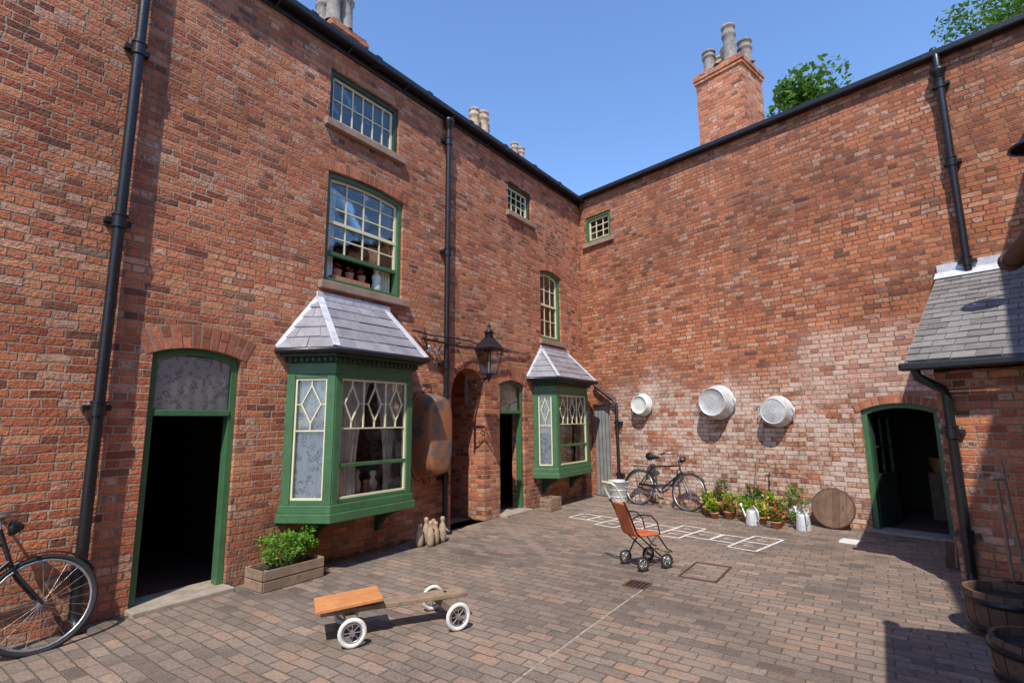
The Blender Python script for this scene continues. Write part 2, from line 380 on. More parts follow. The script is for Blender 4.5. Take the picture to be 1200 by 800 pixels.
def slates(mb,bl,br,tr,tl,m,row=.2,wd=.22,th=.008,lift=.012):
    bl,br,tr,tl=map(Vector,(bl,br,tr,tl)); n=(br-bl).cross(tl-bl).normalized()
    H=((tl+tr)/2-(bl+br)/2).length; R=max(2,round(H/row))
    mb.add([bl,br,tr,tl],[(0,1,2,3)],m)
    for j in range(R):
        f0=j/R; f1=min(1,(j+1.25)/R)
        A=bl.lerp(tl,f0);B=br.lerp(tr,f0);C=br.lerp(tr,f1);Dd=bl.lerp(tl,f1)
        L=(B-A).length; k=max(1,round(L/wd)); off=.5 if j%2 else 0
        ts=[0]+[(i+off+random.uniform(-.06,.06))/k for i in range(1 if not off else 0,k) if 0<(i+off)/k<.995]+[1]
        for t0,t1 in zip(ts[:-1],ts[1:]):
            g=.004/max(L,.1); a0=A.lerp(B,t0+g);a1=A.lerp(B,t1-g); b1=Dd.lerp(C,t1-g);b0=Dd.lerp(C,t0+g)
            sh=(b0-a0).normalized()*random.uniform(-.007,.007); a0=a0+sh; a1=a1+sh*random.uniform(.3,1)
            l=lift+random.uniform(-.003,.006)
            q=[a0+n*.003,a1+n*.003,b1+n*.002,b0+n*.002,a0+n*(l+th),a1+n*(l+th),b1+n*(.004+th*.4),b0+n*(.004+th*.4)]
            mb.add(q,[(4,5,6,7),(0,1,5,4),(1,2,6,5),(3,0,4,7)],m)
def drainpipe(name,M,x,ztop,zbot,y=-.09,joints=(),shoe=True,r=.045,hopper=False,pre=None):
    e=empty(name,M); mb=MB()
    path=[(x,y,ztop),(x,y,zbot+.18)]
    if shoe: path+=[(x,y,zbot+.12),(x,y-.04,zbot+.05),(x,y-.11,zbot+.015)]
    else: path+=[(x,y,zbot)]
    if pre: path=pre+path
    mb.tube(path,r,M_BLACK,14)
    for z in joints:
        mb.tube([(x,y,z-.06),(x,y,z+.05)],r*1.28,M_BLACK,14); mb.tube([(x,y,z+.05),(x,y,z+.065)],r*1.45,M_BLACK,14)
        mb.box(x-.1,x+.1,y+.02,y+.085,z-.015,z+.03,M_BLACK)
    if hopper:
        z=ztop; mb.lathe([(r,z-.16),(r*1.2,z-.14),(r*2,z-.02),(r*2.2,z),(r*2.2,z+.03),(r*1.9,z+.03),(r*1.5,z-.05)],M_BLACK,(x,y,0),12)
    mb.obj('pipe',e); return e
def chimney(par,name,x0,x1,y0,y1,z0,z1,pots,m=M_BRD):
    e=empty(name,None,par)
    mb=MB(); mb.box(x0,x1,y0,y1,z0,z1-.22,m); mb.box(x0-.03,x1+.03,y0-.03,y1+.03,z1-.22,z1-.147,m); mb.box(x0-.05,x1+.05,y0-.05,y1+.05,z1-.146,z1-.07,m); mb.box(x0-.02,x1+.02,y0-.02,y1+.02,z1-.069,z1,m)
    mb.obj('stack',e)
    mb=MB()
    mb.lathe([((x1-x0)*.5,z1),((x1-x0)*.3,z1+.07),(0,z1+.07)],M_MORT,((x0+x1)/2,(y0+y1)/2,0),4,sx=1.2,sy=1.2*(y1-y0)/(x1-x0)); mb.obj('flaunching',e)
    for (px,py,h,r,mm) in pots:
        mb=MB(); mb.lathe([(r*1.1,0),(r*1.1,.06),(r*.95,.09),(r*.88,h*.6),(r*.95,h*.68),(r*1.1,h*.72),(r*1.1,h*.78),(r*.9,h*.82),(r*.92,h*.92),(r*1.1,h*.95),(r*1.1,h),(r*.8,h),(r*.75,h*.5)],mm,(px,py,z1+.03),18); mb.obj('pot',e)
    return e

# =================================================================== LEFT HOUSE
H=empty('brick_house',FL)
def topL(s): return 6.76+.0235*s
door1=(1.97,2.81,0,2.42,.08); door2=(7.5,8.3,.0,2.42,.08); archw=(6.2,7.06,0,2.55,.43)
w3=(3.74,4.96,5.66,6.44,.0); w2=(3.77,5.09,3.45,5.0,.05); wr=(8.96,9.82,3.36,4.9,.08); wru=(7.82,8.66,5.78,6.42,0)
b1=[(3.36,0),(3.66,-.5),(4.86,-.5),(5.16,0)]; b2=[(8.62,0),(8.82,-.42),(10.15,-.42),(10.4,0)]
holes=[archpoly(*q) for q in (door1,door2,archw,w3,w2,wr,wru)]+[archpoly(3.5,5.02,.78,2.2,0),archpoly(8.75,10.25,.78,2.2,0)]
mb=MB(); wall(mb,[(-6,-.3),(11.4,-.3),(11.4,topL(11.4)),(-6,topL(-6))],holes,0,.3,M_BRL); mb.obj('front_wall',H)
def room(mb,x0,x1,y0,y1,z0,z1,mw,mf):
    v=[(x0,y0,z0),(x1,y0,z0),(x1,y1,z0),(x0,y1,z0),(x0,y0,z1),(x1,y0,z1),(x1,y1,z1),(x0,y1,z1)]
    mb.add(v,[(7,6,5,4),(1,2,6,5),(2,3,7,6),(3,0,4,7)],mw); mb.add(v[:4],[(0,1,2,3)],mf)
mb=MB()
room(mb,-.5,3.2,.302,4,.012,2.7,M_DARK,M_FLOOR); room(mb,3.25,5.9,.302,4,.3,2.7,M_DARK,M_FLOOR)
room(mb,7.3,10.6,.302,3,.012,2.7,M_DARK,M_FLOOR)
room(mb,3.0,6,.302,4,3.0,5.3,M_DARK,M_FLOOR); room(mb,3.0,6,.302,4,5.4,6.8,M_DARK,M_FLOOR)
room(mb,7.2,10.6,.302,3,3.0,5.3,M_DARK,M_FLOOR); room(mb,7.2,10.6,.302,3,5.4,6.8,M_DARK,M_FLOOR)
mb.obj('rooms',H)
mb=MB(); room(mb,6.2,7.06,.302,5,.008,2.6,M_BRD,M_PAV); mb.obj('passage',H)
mb=MB()
s0,s1=-6,11.4
slates(mb,(s0,-.1,topL(s0)+.03),(s1,-.1,topL(s1)+.03),(s1,3.6,topL(s1)+2.5),(s0,3.6,topL(s0)+2.5),M_SLATE,.25,.3)
mb.quad((s0,3.6,topL(s0)+2.5),(s1,3.6,topL(s1)+2.5),(s1,7.4,topL(s1)),(s0,7.4,topL(s0)),M_SLATE)
mb.quad((-6,7.3,topL(-6)),(11.4,7.3,topL(11.4)),(11.4,7.3,-.3),(-6,7.3,-.3),M_BRD)
mb.obj('roof',H)
mb=MB(); mb.beam((-6,-.11,topL(-6)-.0),(10.84,-.11,topL(10.84)-.0),.13,.10,M_BLACK); mb.beam((-6,-.02,topL(-6)-.07),(10.84,-.02,topL(10.84)-.07),.04,.12,M_BLACK)
mb.obj('gutter',H,bevel=.02)
mb=MB()
for i in range(16):
    s=-5.5+i*1.05; mb.beam((s,-.03,topL(s)-.12),(s,-.16,topL(s)-.055),.02,.012,M_BLACK); mb.box(s+.4,s+.5,-.182,-.04,topL(s+.45)-.058,topL(s+.45)+.056,M_BLACK)
mb.obj('gutter_brackets',H)
def doorway(par,name,x0,x1,z0,z1,rise,tz):
    e=empty(name,None,par)
    y0,y1=.05,.16
    mb=MB(); mb.ring(archpoly(x0,x1,z0-.01,z1,rise),[(x0+.07,z0-.01),(x1-.07,z0-.01)]+archpoly(x0+.07,x1-.07,z0,z1-.07,rise*.8)[2:],y0,y1,M_GREEN)
    mb.box(x0+.068,x1-.068,y0-.015,y1,tz,tz+.06,M_GREEN); mb.obj('frame',e,bevel=.006)
    mb=MB(); mb.prism(archpoly(x0+.07,x1-.07,tz+.06,z1-.07,rise*.8),y0+.012,y0+.015,M_GLASS); mb.obj('fanlight_glass',e)
    mb=MB(); curtain(mb,x0+.07,x1-.07,tz+.02,z1-.08,y0+.03,M_LACE,6,.006); mb.obj('lace',e)
    mb=MB(); curtain(mb,x0+.07,x1-.07,tz+.02,z1-.08,y0+.06,M_ZINC,4,.006); mb.obj('lining',e)
    mb=MB(); mb.box(x0-.02,x1+.02,-.16,.3,-.02,.045,M_STEP); mb.obj('step',e,bevel=.012)
    mb=MB(); mb.M=T(x0+.08,.17,0)@RZ(math.radians(86)); L=x1-x0-.16
    mb.box(0,L,0,.04,.05,tz-.01,M_GREEND); mb.obj('door_leaf',e,bevel=.004)
    mb=MB(); brick_arch(mb,x0,x1,z1,rise,.23); mb.obj('brick_arch',e)
doorway(H,'doorway',*door1,1.74); doorway(H,'doorway',*door2,1.8)
mb=MB(); brick_arch(mb,archw[0],archw[1],2.55,.43,.12); mb.obj('passage_arch',H)
e3=window(H,'attic_window',*w3,6,2,bars=M_CREAM,frame_m=M_GREEND)
e2=window(H,'sash_window',*w2,4,5,openb=.34,lace=True)
window(H,'sash_window',*wr,3,4); window(H,'attic_window',*wru,4,3,frame_m=M_GREEND)
mb=MB(); mb.box(3.98,4.6,.12,.26,3.53,3.6,M_TERRA)
for i,x in enumerate((4.1,4.3,4.5)):
    mb.lathe([(.045,3.6),(.06,3.68),(.065,3.7),(0,3.69)],M_TERRA,(x,.19,0),12); mb.leaves((x,.19,3.75),(.07,.06,.06),40,.022,[M_HERBD,M_RED])
mb.lathe([(.05,3.53),(.09,3.56),(.06,3.66),(.075,3.75),(.04,3.81),(.055,3.88),(.04,3.93),(0,3.94)],M_ENAM,(4.78,.2,0),14)
mb.obj('window_flowerpots',e2)
def bay(par,P,z0,z1,zr,top,eave):
    e=empty('bay_window',None,par)
    def off(d):
        k=[(-1.15,0),(-.75,-1),(.75,-1),(1.15,0)]
        return [(p[0]+q[0]*d,p[1]+q[1]*d) for p,q in zip(P,k)]
    mb=MB()
    mb.prismz(off(.055),z0,z0+.1,M_GREEN); mb.prismz(off(.03),z0+.1,z0+.19,M_GREEN)
    mb.prismz(off(.0),z1-.2,z1-.06,M_GREEN); mb.prismz(off(.05),z1-.06,z1+.0,M_GREEND); mb.prismz(off(.1),z1,z1+.07,M_GREEND)
    mb.obj('sill_and_cornice',e,bevel=.008)
    mb=MB()
    for i in range(3):
        a=Vector((*off(.05)[i],0)); c=Vector((*off(.05)[i+1],0)); n=max(2,int((c-a).length/.07))
        for j in range(n):
            p=a.lerp(c,(j+.5)/n); mb.beam(p+Vector((0,0,z1-.055)),p+Vector((0,0,z1-.012)),.035,.035,M_GREEND)
    mb.obj('dentils',e)
    fr=MB(); sh=MB(); gl=MB(); cu=MB()
    for i in range(3):
        a=Vector((*P[i],0)); c=Vector((*P[i+1],0)); d=c-a; L=d.length; d.normalize()
        Mx=Matrix(((d.x,-d.y,0,a.x),(d.y,d.x,0,a.y),(0,0,1,0),(0,0,0,1)))
        for q in(fr,sh,gl,cu): q.M=Mx
        za,zb=z0+.19,z1-.2; pw=.085 if i==1 else .1
        fr.box(.0,pw,-.012,.07,za,zb,M_GREEN); fr.box(L-pw,L,-.012,.07,za,zb,M_GREEN)
        fr.box(pw,L-pw,.0,.07,za,za+.05,M_GREEN); fr.box(pw,L-pw,.0,.07,zb-.045,zb,M_GREEN)
        x0,x1,y0,y1=pw,L-pw,za+.05,zb-.045
        if i==1: mz=y0+(y1-y0)*.27; fr.box(x0,x1,.008,.06,mz-.022,mz+.022,M_GREEN)
        else: mz=y0
        bw=.022
        sh.ring([(x0,y0),(x1,y0),(x1,y1),(x0,y1)],[(x0+bw,y0+bw),(x1-bw,y0+bw),(x1-bw,y1-bw),(x0+bw,y1-bw)],.012,.045,M_CREAM)
        def bar(p,q,t=.014,yy=.024): sh.beam((p[0],yy,p[1]),(q[0],yy,q[1]),t,.016,M_CREAM,up=(0,1,0))
        def loz(xa,xb,lo,hi):
            xm=(xa+xb)/2; m=(lo+hi)/2; q=(xb-xa)*.30; g=(hi-lo)*.14
            bar((xm,hi-g),(xm-q,m),.013,.025); bar((xm,hi-g),(xm+q,m),.013,.026); bar((xm-q,m),(xm,lo+g),.013,.025); bar((xm+q,m),(xm,lo+g),.013,.026)
            bar((xm,hi),(xm,hi-g),.013,.027); bar((xm,lo+g),(xm,lo),.013,.027); bar((xa,m),(xm-q,m),.011,.0275); bar((xm+q,m),(xb,m),.011,.0275)
        h=y1-mz; lz=mz+h*.42 if i==1 else y0+(y1-y0)*.56
        n=3 if i==1 else 1
        bar((x0,lz),(x1,lz),.016,.028)
        for k in range(n):
            if k: bar((x0+(x1-x0)*k/n,lz),(x0+(x1-x0)*k/n,y1),.016)
            loz(x0+(x1-x0)*k/n,x0+(x1-x0)*(k+1)/n,lz,y1)
        gl.box(x0,x1,.034,.037,y0,y1,M_GLASS)
        if i==1:
            curtain(cu,x0,x0+(x1-x0)*.46,y0,y1,.085,M_DRAPE,6,.014,.36); curtain(cu,x1-(x1-x0)*.46,x1,y0,y1,.087,M_DRAPE,6,.014,-.36)
        else: curtain(cu,x0,x1,y0,y1,.06,M_LACE,4,.010); curtain(cu,x0,x1,y0,y1,.09,M_DRAPE,3,.008)
    fr.obj('frame',e,bevel=.005); sh.obj('glazing_bars',e); gl.obj('glass',e); cu.obj('lace_curtains',e)
    mb=MB(); xx=(P[1][0]+P[2][0])/2; yy=P[1][1]+.2
    mb.prismz([(P[0][0]+.05,.25),(P[0][0]+.05,0),(P[1][0]+.03,P[1][1]+.07),(P[2][0]-.03,P[2][1]+.07),(P[3][0]-.05,0),(P[3][0]-.05,.25)],z0+.19,z0+.2,M_WOOD)
    for dx,h,m in((-.12,.34,M_ENAM),(.02,.2,M_TERRA),(.13,.3,M_ENAM)):
        mb.lathe([(.05,0),(.035,.03),(.055,h*.35),(.06,h*.5),(.025,h*.72),(.035,h*.8),(.045,h*.88),(.03,h),(0,h)],m,(xx+dx,yy-.02,z0+.2),14)
    mb.obj('sill_ornaments',e)
    mb=MB()
    for x in(P[1][0]+.1,P[2][0]-.12):
        prof=[(0,z0),(-.36,z0),(-.36,z0-.05),(-.28,z0-.08),(-.16,z0-.14),(-.09,z0-.22),(-.07,z0-.3),(0,z0-.32)]
        n=len(prof); vs=[(x-.035,p,q) for p,q in prof]+[(x+.035,p,q) for p,q in prof]
        mb.add(vs,[list(range(n)),list(range(2*n-1,n-1,-1))]+[(i,i+n,(i+1)%n+n,(i+1)%n) for i in range(n)],M_GREEND)
    mb.obj('brackets',e)
    mb=MB(); E=eave; zt=zr
    w0,f0,f1,w1=[Vector((p[0],p[1],z1+.085)) for p in E]; t0=Vector((top[0],-.015,zt)); t1=Vector((top[1],-.015,zt))
    slates(mb,f0,f1,t1,t0,M_SLATEP,.17,.3); slates(mb,w0,f0,t0,t0+Vector((-.02,0,0)),M_SLATEP,.17,.3); slates(mb,f1,w1,t1+Vector((.02,0,0)),t1,M_SLATEP,.17,.3)
    mb.add([w0,f0,f1,w1],[(3,2,1,0)],M_GREEND); mb.obj('roof_slates',e)
    mb=MB(); up=Vector((0,-.01,.02))
    for p,q in((f0,t0),(f1,t1),(w0,t0),(w1,t1)): mb.beam(p+up,q+up,.09,.02,M_LEAD,up=(0,-.6,.8))
    mb.beam(t0+up+Vector((-.05,0,.02)),t1+up+Vector((.05,0,.02)),.03,.1,M_LEAD)
    mb.obj('lead_flashing',e,bevel=.005)
    mb=MB(); dz=Vector((0,0,-.02))
    mb.tube([w0+dz,f0+dz+Vector((-.01,-.03,0)),f1+dz+Vector((.01,-.03,0)),w1+dz],.035,M_BLACK,8); mb.obj('gutter',e)
bay(H,b1,.56,2.42,3.2,(3.72,4.8),[(3.2,0),(3.55,-.64),(4.98,-.64),(5.34,0)])
bay(H,b2,.56,2.42,3.12,(8.95,10.05),[(8.4,0),(8.68,-.56),(10.28,-.56),(10.6,0)])
chimney(H,'chimney',4.62,5.3,1.35,2.1,7.3,8.5,[(4.72,1.5,.72,.13,M_POTG),(5.0,1.55,.85,.14,M_POTG),(4.75,1.85,.7,.13,M_POTG),(5.1,1.9,.8,.13,M_POT)])
chimney(H,'chimney',8.45,9.5,1.4,2.0,7.3,8.4,[(8.7,1.6,.6,.12,M_POT),(9.05,1.6,.7,.13,M_POT),(9.3,1.75,.55,.12,M_POT)])
chimney(H,'chimney',10.35,10.95,1.5,2.0,7.4,8.45,[(10.45,1.65,.5,.1,M_POT),(10.75,1.65,.5,.1,M_POT)])
drainpipe('drainpipe',FL,1.57,6.75,0,joints=(5.25,3.5,1.8,.45))
drainpipe('drainpipe',FL,5.98,6.72,0,joints=(6.35,4.4,2.55,.8),hopper=True)

# =================================================================== RIGHT HOUSE WALL
Rr=empty('brick_house',FR)
def topR(t): return 7.06-.026*t
wR=(.2,.95,5.88,6.54,0); dR=(5.52,6.44,-.02,1.86,.1); d3=(.22,.72,0,2.02,.0)
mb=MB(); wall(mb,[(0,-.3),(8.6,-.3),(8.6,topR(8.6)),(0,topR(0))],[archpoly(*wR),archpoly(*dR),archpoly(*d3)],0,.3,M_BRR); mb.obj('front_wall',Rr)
mb=MB(); room(mb,4.9,7.0,.302,3,.01,2.6,M_DARK,M_FLOOR); room(mb,0,1.5,.302,2,5.2,6.8,M_DARK,M_FLOOR); mb.obj('rooms',Rr)
mb=MB(); mb.box(.22,.72,.08,.12,.0,2.02,M_DOORG)
for i in range(1,5): mb.box(.22+i*.1-.004,.22+i*.1+.004,.074,.08,.0,2.0,M_DARK)
mb.obj('plank_door',Rr)
window(Rr,'attic_window',*wR,3,3,y=.07)
e=empty('doorway',None,Rr)
mb=MB(); x0,x1,z0,z1,rs=dR; mb.ring(archpoly(x0,x1,z0,z1,rs),[(x0+.07,z0),(x1-.05,z0)]+archpoly(x0+.07,x1-.05,z0,z1-.07,rs*.8)[2:],.04,.15,M_GREEN)
mb.obj('frame',e,bevel=.005)
mb=MB(); mb.M=T(5.6,.17,0)@RZ(math.radians(84)); mb.box(0,.75,0,.04,.03,.8,M_GREEND); mb.box(0,.08,0,.04,.8,1.74,M_GREEND); mb.box(.67,.75,0,.04,.8,1.74,M_GREEND); mb.box(.08,.67,0,.04,1.66,1.74,M_GREEND); mb.box(.36,.39,.005,.035,.8,1.66,M_GREEND); mb.box(.08,.67,.007,.033,1.2,1.23,M_GREEND)
mb.obj('open_door_leaf',e)
mb=MB(); mb.box(5.95,6.5,1.6,2.1,0,.75,M_OAK); mb.lathe([(.12,.75),(.16,.95),(.16,1.0),(0,.98)],M_ZINCD,(6.1,1.8,0),16); mb.obj('washhouse_table',e)
mb=MB(); brick_arch(mb,x0,x1,z1,rs,.12); mb.obj('brick_arch',e)
mb=MB(); mb.box(5.45,6.5,-.12,.3,-.01,.03,M_STEP); mb.obj('step',e,bevel=.01)
mb=MB(); mb.beam((-.0,-.06,topR(0)+.02),(8.5,-.06,topR(8.5)+.02),.16,.1,M_BLACK); mb.obj('gutter',Rr,bevel=.02)
mb=MB(); slates(mb,(-.6,-.08,topR(0)+.06),(9,-.08,topR(9)+.06),(9,3.4,topR(9)+1.35),(-.6,3.4,topR(0)+1.35),M_SLATE,.3,.35)
mb.quad((-.6,3.4,topR(0)+1.35),(9,3.4,topR(9)+1.35),(9,7,topR(9)),(-.6,7,topR(0)),M_SLATE); mb.quad((-.6,6.9,topR(0)),(9,6.9,topR(9)),(9,6.9,-.3),(-.6,6.9,-.3),M_BRD); mb.obj('roof',Rr)
chimney(Rr,'chimney',3.07,4.05,.4,1.34,6.9,8.95,[(3.3,.6,.5,.13,M_POTG),(3.75,.62,.85,.13,M_POTG),(3.3,1.1,.6,.13,M_POT),(3.85,1.12,.7,.14,M_POTG),(3.55,.9,.6,.12,M_POT)])
mb=MB()
for i in range(5): mb.box(3.0+i*.22,3.2+i*.22,.385,.395,7.0,7.3+.03*(i%2),M_LEAD)
for i in range(4): mb.box(4.055,4.065,.38+i*.24,.62+i*.24,7.05,7.33+i*.1,M_LEAD)
mb.obj('chimney_flashing',Rr)
drainpipe('drainpipe',FR,7.0,6.6,3.6,y=-.1,joints=(6.4,5.2,3.75),shoe=False,pre=[(6.97,-.04,7.0),(7.0,-.1,6.85)],hopper=True)
drainpipe('drainpipe',FR,.98,2.0,0,y=-.1,joints=(1.6,.5),shoe=True,r=.035,pre=[(.35,-.08,2.5),(.4,-.09,2.42),(.9,-.1,2.1)])
mb=MB(); mb.box(.04,.18,-.25,-.004,0,2.1,M_BRD); mb.obj('brick_pier',Rr)

# =================================================================== OUTBUILDING (right wall lean-to)
O=empty('brick_outbuilding',FR)
mb=MB(); mb.box(6.86,8.38,-2.4,-.004,-.3,2.12,M_BRD)
mb.add([(6.861,-2.4,2.12),(6.861,-.004,2.12),(6.861,-.004,3.4)],[(0,2,1)],M_BRD)
mb.obj('walls',O)
mb=MB(); slates(mb,(6.66,-2.55,2.22),(8.38,-2.55,2.22),(8.38,-.03,3.62),(6.66,-.03,3.62),M_SLATE,.17,.2)
mb.quad((6.66,-2.55,2.18),(6.66,-.03,3.58),(8.38,-.03,3.58),(8.38,-2.55,2.18),M_WOOD); mb.beam((6.67,-2.55,2.19),(6.67,-.03,3.59),.03,.07,M_WOOD); mb.obj('roof',O)
mb=MB(); mb.box(6.66,8.38,-.03,-.004,3.6,3.78,M_LEAD); mb.quad((6.64,-.22,3.55),(8.38,-.22,3.55),(8.38,-.03,3.67),(6.64,-.03,3.67),M_LEAD); mb.obj('lead_flashing',O)
mb=MB(); mb.beam((6.62,-2.62,2.17),(8.38,-2.62,2.17),.11,.08,M_BLACK); mb.obj('gutter',O,bevel=.02)
drainpipe('drainpipe',FR,6.95,1.85,0,y=-2.47,joints=(1.5,.5),shoe=True,r=.045,pre=[(6.75,-2.62,2.15),(6.76,-2.6,2.06),(6.93,-2.49,1.93)])
p=(u[1],-u[0]); PB=2.65
FS=Matrix(((u[0],p[0],0,p[0]*PB),(u[1],p[1],0,p[1]*PB),(0,0,1,0),(0,0,0,1)))
def baked(fn,name,par):
    mb=MB(); mb.M=FS; fn(mb); o=mb.obj(name,par); o.matrix_parent_inverse=Matrix.Identity(4); o.data.flip_normals(); return o
M_BRS=brickmat('brick_wall_side',red,(.34,.25,.18),seed=12)
S=empty('brick_house',T(0,0))
baked(lambda m:m.box(-6,8.75,0,5,-.3,6.88,M_BRS),'walls',S)
def f(m):
    m.beam((-6,-.09,6.9),(8.7,-.09,6.9),.12,.1,M_BLACK); m.quad((-6,-.1,6.94),(-6,2.5,8.5),(8.75,2.5,8.5),(8.75,-.1,6.94),M_SLATE); m.quad((-6,2.5,8.5),(-6,5.1,6.94),(8.75,5.1,6.94),(8.75,2.5,8.5),M_SLATE)
baked(f,'roof',S)
K=empty('brick_outbuilding',T(0,0))
baked(lambda m:m.box(-5,3.6,-1.73,-.004,-.3,2.4,M_BRS),'walls',K)
def f(m):
    m.quad((-5,-1.94,2.5),(-5,-.01,3.3),(3.72,-.01,3.3),(3.72,-1.94,2.5),M_SLATE); m.quad((-5,-1.94,2.46),(3.72,-1.94,2.46),(3.72,-.01,3.26),(-5,-.01,3.26),M_WOOD)
baked(f,'roof',K)
def f(m):
    m.tube([(-5,-1.98,2.45),(3.78,-1.98,2.49)],.045,M_RUST,14); m.tube([(3.72,-1.98,2.49),(3.80,-1.98,2.49)],.055,M_RUST,14)
baked(f,'gutter',K)
W=empty('wall_lamp',T(0,0))
def f(m):
    m.tube([(6.95,0,4.35),(6.95,-.3,4.6),(6.95,-.75,4.72),(6.95,-1.05,4.65),(6.95,-1.12,4.5)],.02,M_BLACK,8); m.lathe([(.03,.16),(.06,.14),(.1,.06),(.19,0),(.2,-.03),(.17,-.02)],M_BLACK,(6.95,-1.12,4.35),20)
baked(f,'arm_and_shade',W)

# =================================================================== GROUND
mb=MB(); mb.quad((-150,-150,-.012),(150,-150,-.012),(150,150,-.012),(-150,150,-.012),M_EARTH); mb.obj('ground')
mb=MB()
mb.quad((-3,-12.5,0),(5.95,-12.5,0),(5.95,7,0),(-3,7,0),M_PAV)
mb.obj('courtyard_paving',None,frame((0,0),nl,(-u[0],-u[1])))
mb=MB()
x=.2
while x<2.9:
    l=random.uniform(.08,.22); yy=random.uniform(-.004,.004); mb.box(x,x+l,-.009+yy,.009+yy,-.01,.002,M_LINE); x+=l+random.uniform(.0,.03)
mb.obj('drainage_channel',None,frame((-.35,3.1),u,nl))
mb=MB()
def lineq(mb,p,q,wd,z=.004):
    p=Vector(p);q=Vector(q);d=(q-p).normalized();s=Vector((-d.y,d.x))*wd/2
    pts=[p+s,p-s,q-s,q+s]; mb.add([(c.x,c.y,z) for c in pts],[(0,1,2,3)],M_CHALK)
A=Vector((1.12,9.42)); dv=(Vector((3.36,7.12))-A).normalized(); pv=Vector((dv.y,-dv.x)); cell=.36; wl=.038
for k in range(9):
    wide=k in(2,5,8); hw=.44 if wide else .22
    jit=lambda: Vector((random.uniform(-.015,.015),random.uniform(-.015,.015)))
    c0=A+dv*cell*k; c1=A+dv*cell*(k+1)
    zz=.004+.0006*(k%2)
    lineq(mb,c0+pv*hw+jit(),c1+pv*hw+jit(),wl,zz);lineq(mb,c0-pv*hw+jit(),c1-pv*hw+jit(),wl,zz);lineq(mb,c0-pv*hw+jit(),c0+pv*hw+jit(),wl,zz+.0012);lineq(mb,c1-pv*hw+jit(),c1+pv*hw+jit(),wl,zz+.0024)
    if wide: lineq(mb,c0,c1,wl,zz+.0036)
    # chalked numerals as short strokes in each square
    m_=(c0+c1)/2
    for q in ((-.22,.22) if wide else (0,)):
        o_=m_+pv*q
        lineq(mb,o_-dv*.07+pv*.03,o_+dv*.07+pv*.03,.018,zz+.0042); lineq(mb,o_-dv*.07+pv*.03,o_-dv*.02-pv*.05,.018,zz+.0048)
mb.obj('hopscotch_chalk_marking')
Dr=empty('drain_cover',frame((1.25,5.53),u,nl)); mb=MB(); mb.box(-.12,.12,-.12,.12,-.01,.006,M_RUST)
for i in range(5): mb.box(-.1,.1,-.09+i*.04,-.074+i*.04,.006,.012,M_BLACK)
mb.obj('grate',Dr)
mb=MB(); mb.ring([(-.34,-.2),(.34,-.2),(.34,.2),(-.34,.2)],[(-.32,-.18),(.32,-.18),(.32,.18),(-.32,.18)],-.003,.01,M_RUST)
mb.obj('manhole_frame',None,frame((2.1,5.95),u,nl)@RX(math.radians(90)))
mb=MB()
for i in range(26):
    s=random.uniform(3.2,10.3); mb.M=FL
    if 5.9<s<7.2 or 7.4<s<8.4: continue
    mb.leaves((s,-.03,.03),(.06,.03,.035),14,.016,[M_HERBD])
for i in range(22):
    t=random.uniform(1.4,5.4); mb.M=FR; mb.leaves((t,-.03,.03),(.07,.03,.04),14,.016,[M_HERBD])
mb.obj('wall_base_weeds')

# =================================================================== PROPS
Ln=empty('wall_lantern',FL@T(6.55,-.5,2.42)); mb=MB()
bz,tz=0,.4; hb,ht=.085,.16
cb=[(-hb,-hb),(hb,-hb),(hb,hb),(-hb,hb)]; ct=[(-ht,-ht),(ht,-ht),(ht,ht),(-ht,ht)]
for i in range(4):
    mb.beam((*cb[i],bz),(*ct[i],tz),.016,.016,M_BLACK); j=(i+1)%4
    mb.beam((*cb[i],bz),(*cb[j],bz),.02,.02,M_BLACK); mb.beam((*ct[i],tz),(*ct[j],tz),.024,.024,M_BLACK)
mb.add([(*c,tz+.01) for c in [(q[0]*1.15,q[1]*1.15) for q in ct]]+[(q[0]*.35,q[1]*.35,tz+.2) for q in ct],[(0,1,5,4),(1,2,6,5),(2,3,7,6),(3,0,4,7)],M_BLACK)
mb.lathe([(.07,tz+.2),(.07,tz+.27),(.09,tz+.28),(.04,tz+.33),(.015,tz+.35),(.028,tz+.38),(.015,tz+.42),(0,tz+.46)],M_BLACK,(0,0,0),12)
mb.lathe([(.03,.0),(.05,-.04),(.02,-.1),(0,-.12)],M_BLACK,(0,0,0),12)
mb.tube([(0,0,.02),(0,0,.2)],.02,M_ENAM,8)
mb.tube([(0,0,-.06),(0,.2,-.08),(0,.5,-.08)],.014,M_BLACK,8); mb.tube([(0,.5,-.45),(0,.4,-.42),(0,.25,-.28),(0,.12,-.12),(0,.06,-.08)],.012,M_BLACK,8)
mb.tube([(0,.3+.06*math.cos(t*.6)*(1-t/14),-.2+.06*math.sin(t*.6)*(1-t/14)) for t in range(13)],.008,M_BLACK,6)
mb.box(-.03,.03,.47,.495,-.5,.0,M_BLACK); mb.obj('frame_and_bracket',Ln)
mb=MB()
for i in range(4):
    j=(i+1)%4; mb.quad((*cb[i],bz),(*cb[j],bz),(*ct[j],tz),(*ct[i],tz),M_GLASS)
mb.obj('glass_panes',Ln)
Cb=empty('wall_cable',FL); mb=MB()
mb.tube([(5.3,-.03,3.02),(5.6,-.12,2.97),(6.0,-.16,2.98),(6.5,-.1,3.0),(7.0,-.08,2.94),(7.6,-.05,2.98),(8.2,-.04,2.96),(8.5,-.02,3.0)],.012,M_BLACK,6)
mb.tube([(5.55,-.03,3.1),(5.5,-.06,2.9),(5.62,-.06,2.75),(5.8,-.06,2.72),(5.9,-.08,2.9)],.01,M_BLACK,6)
mb.tube([(5.4,-.12,2.9),(6.3,-.14,2.87),(7.6,-.12,2.93)],.02,M_BLACK,6)
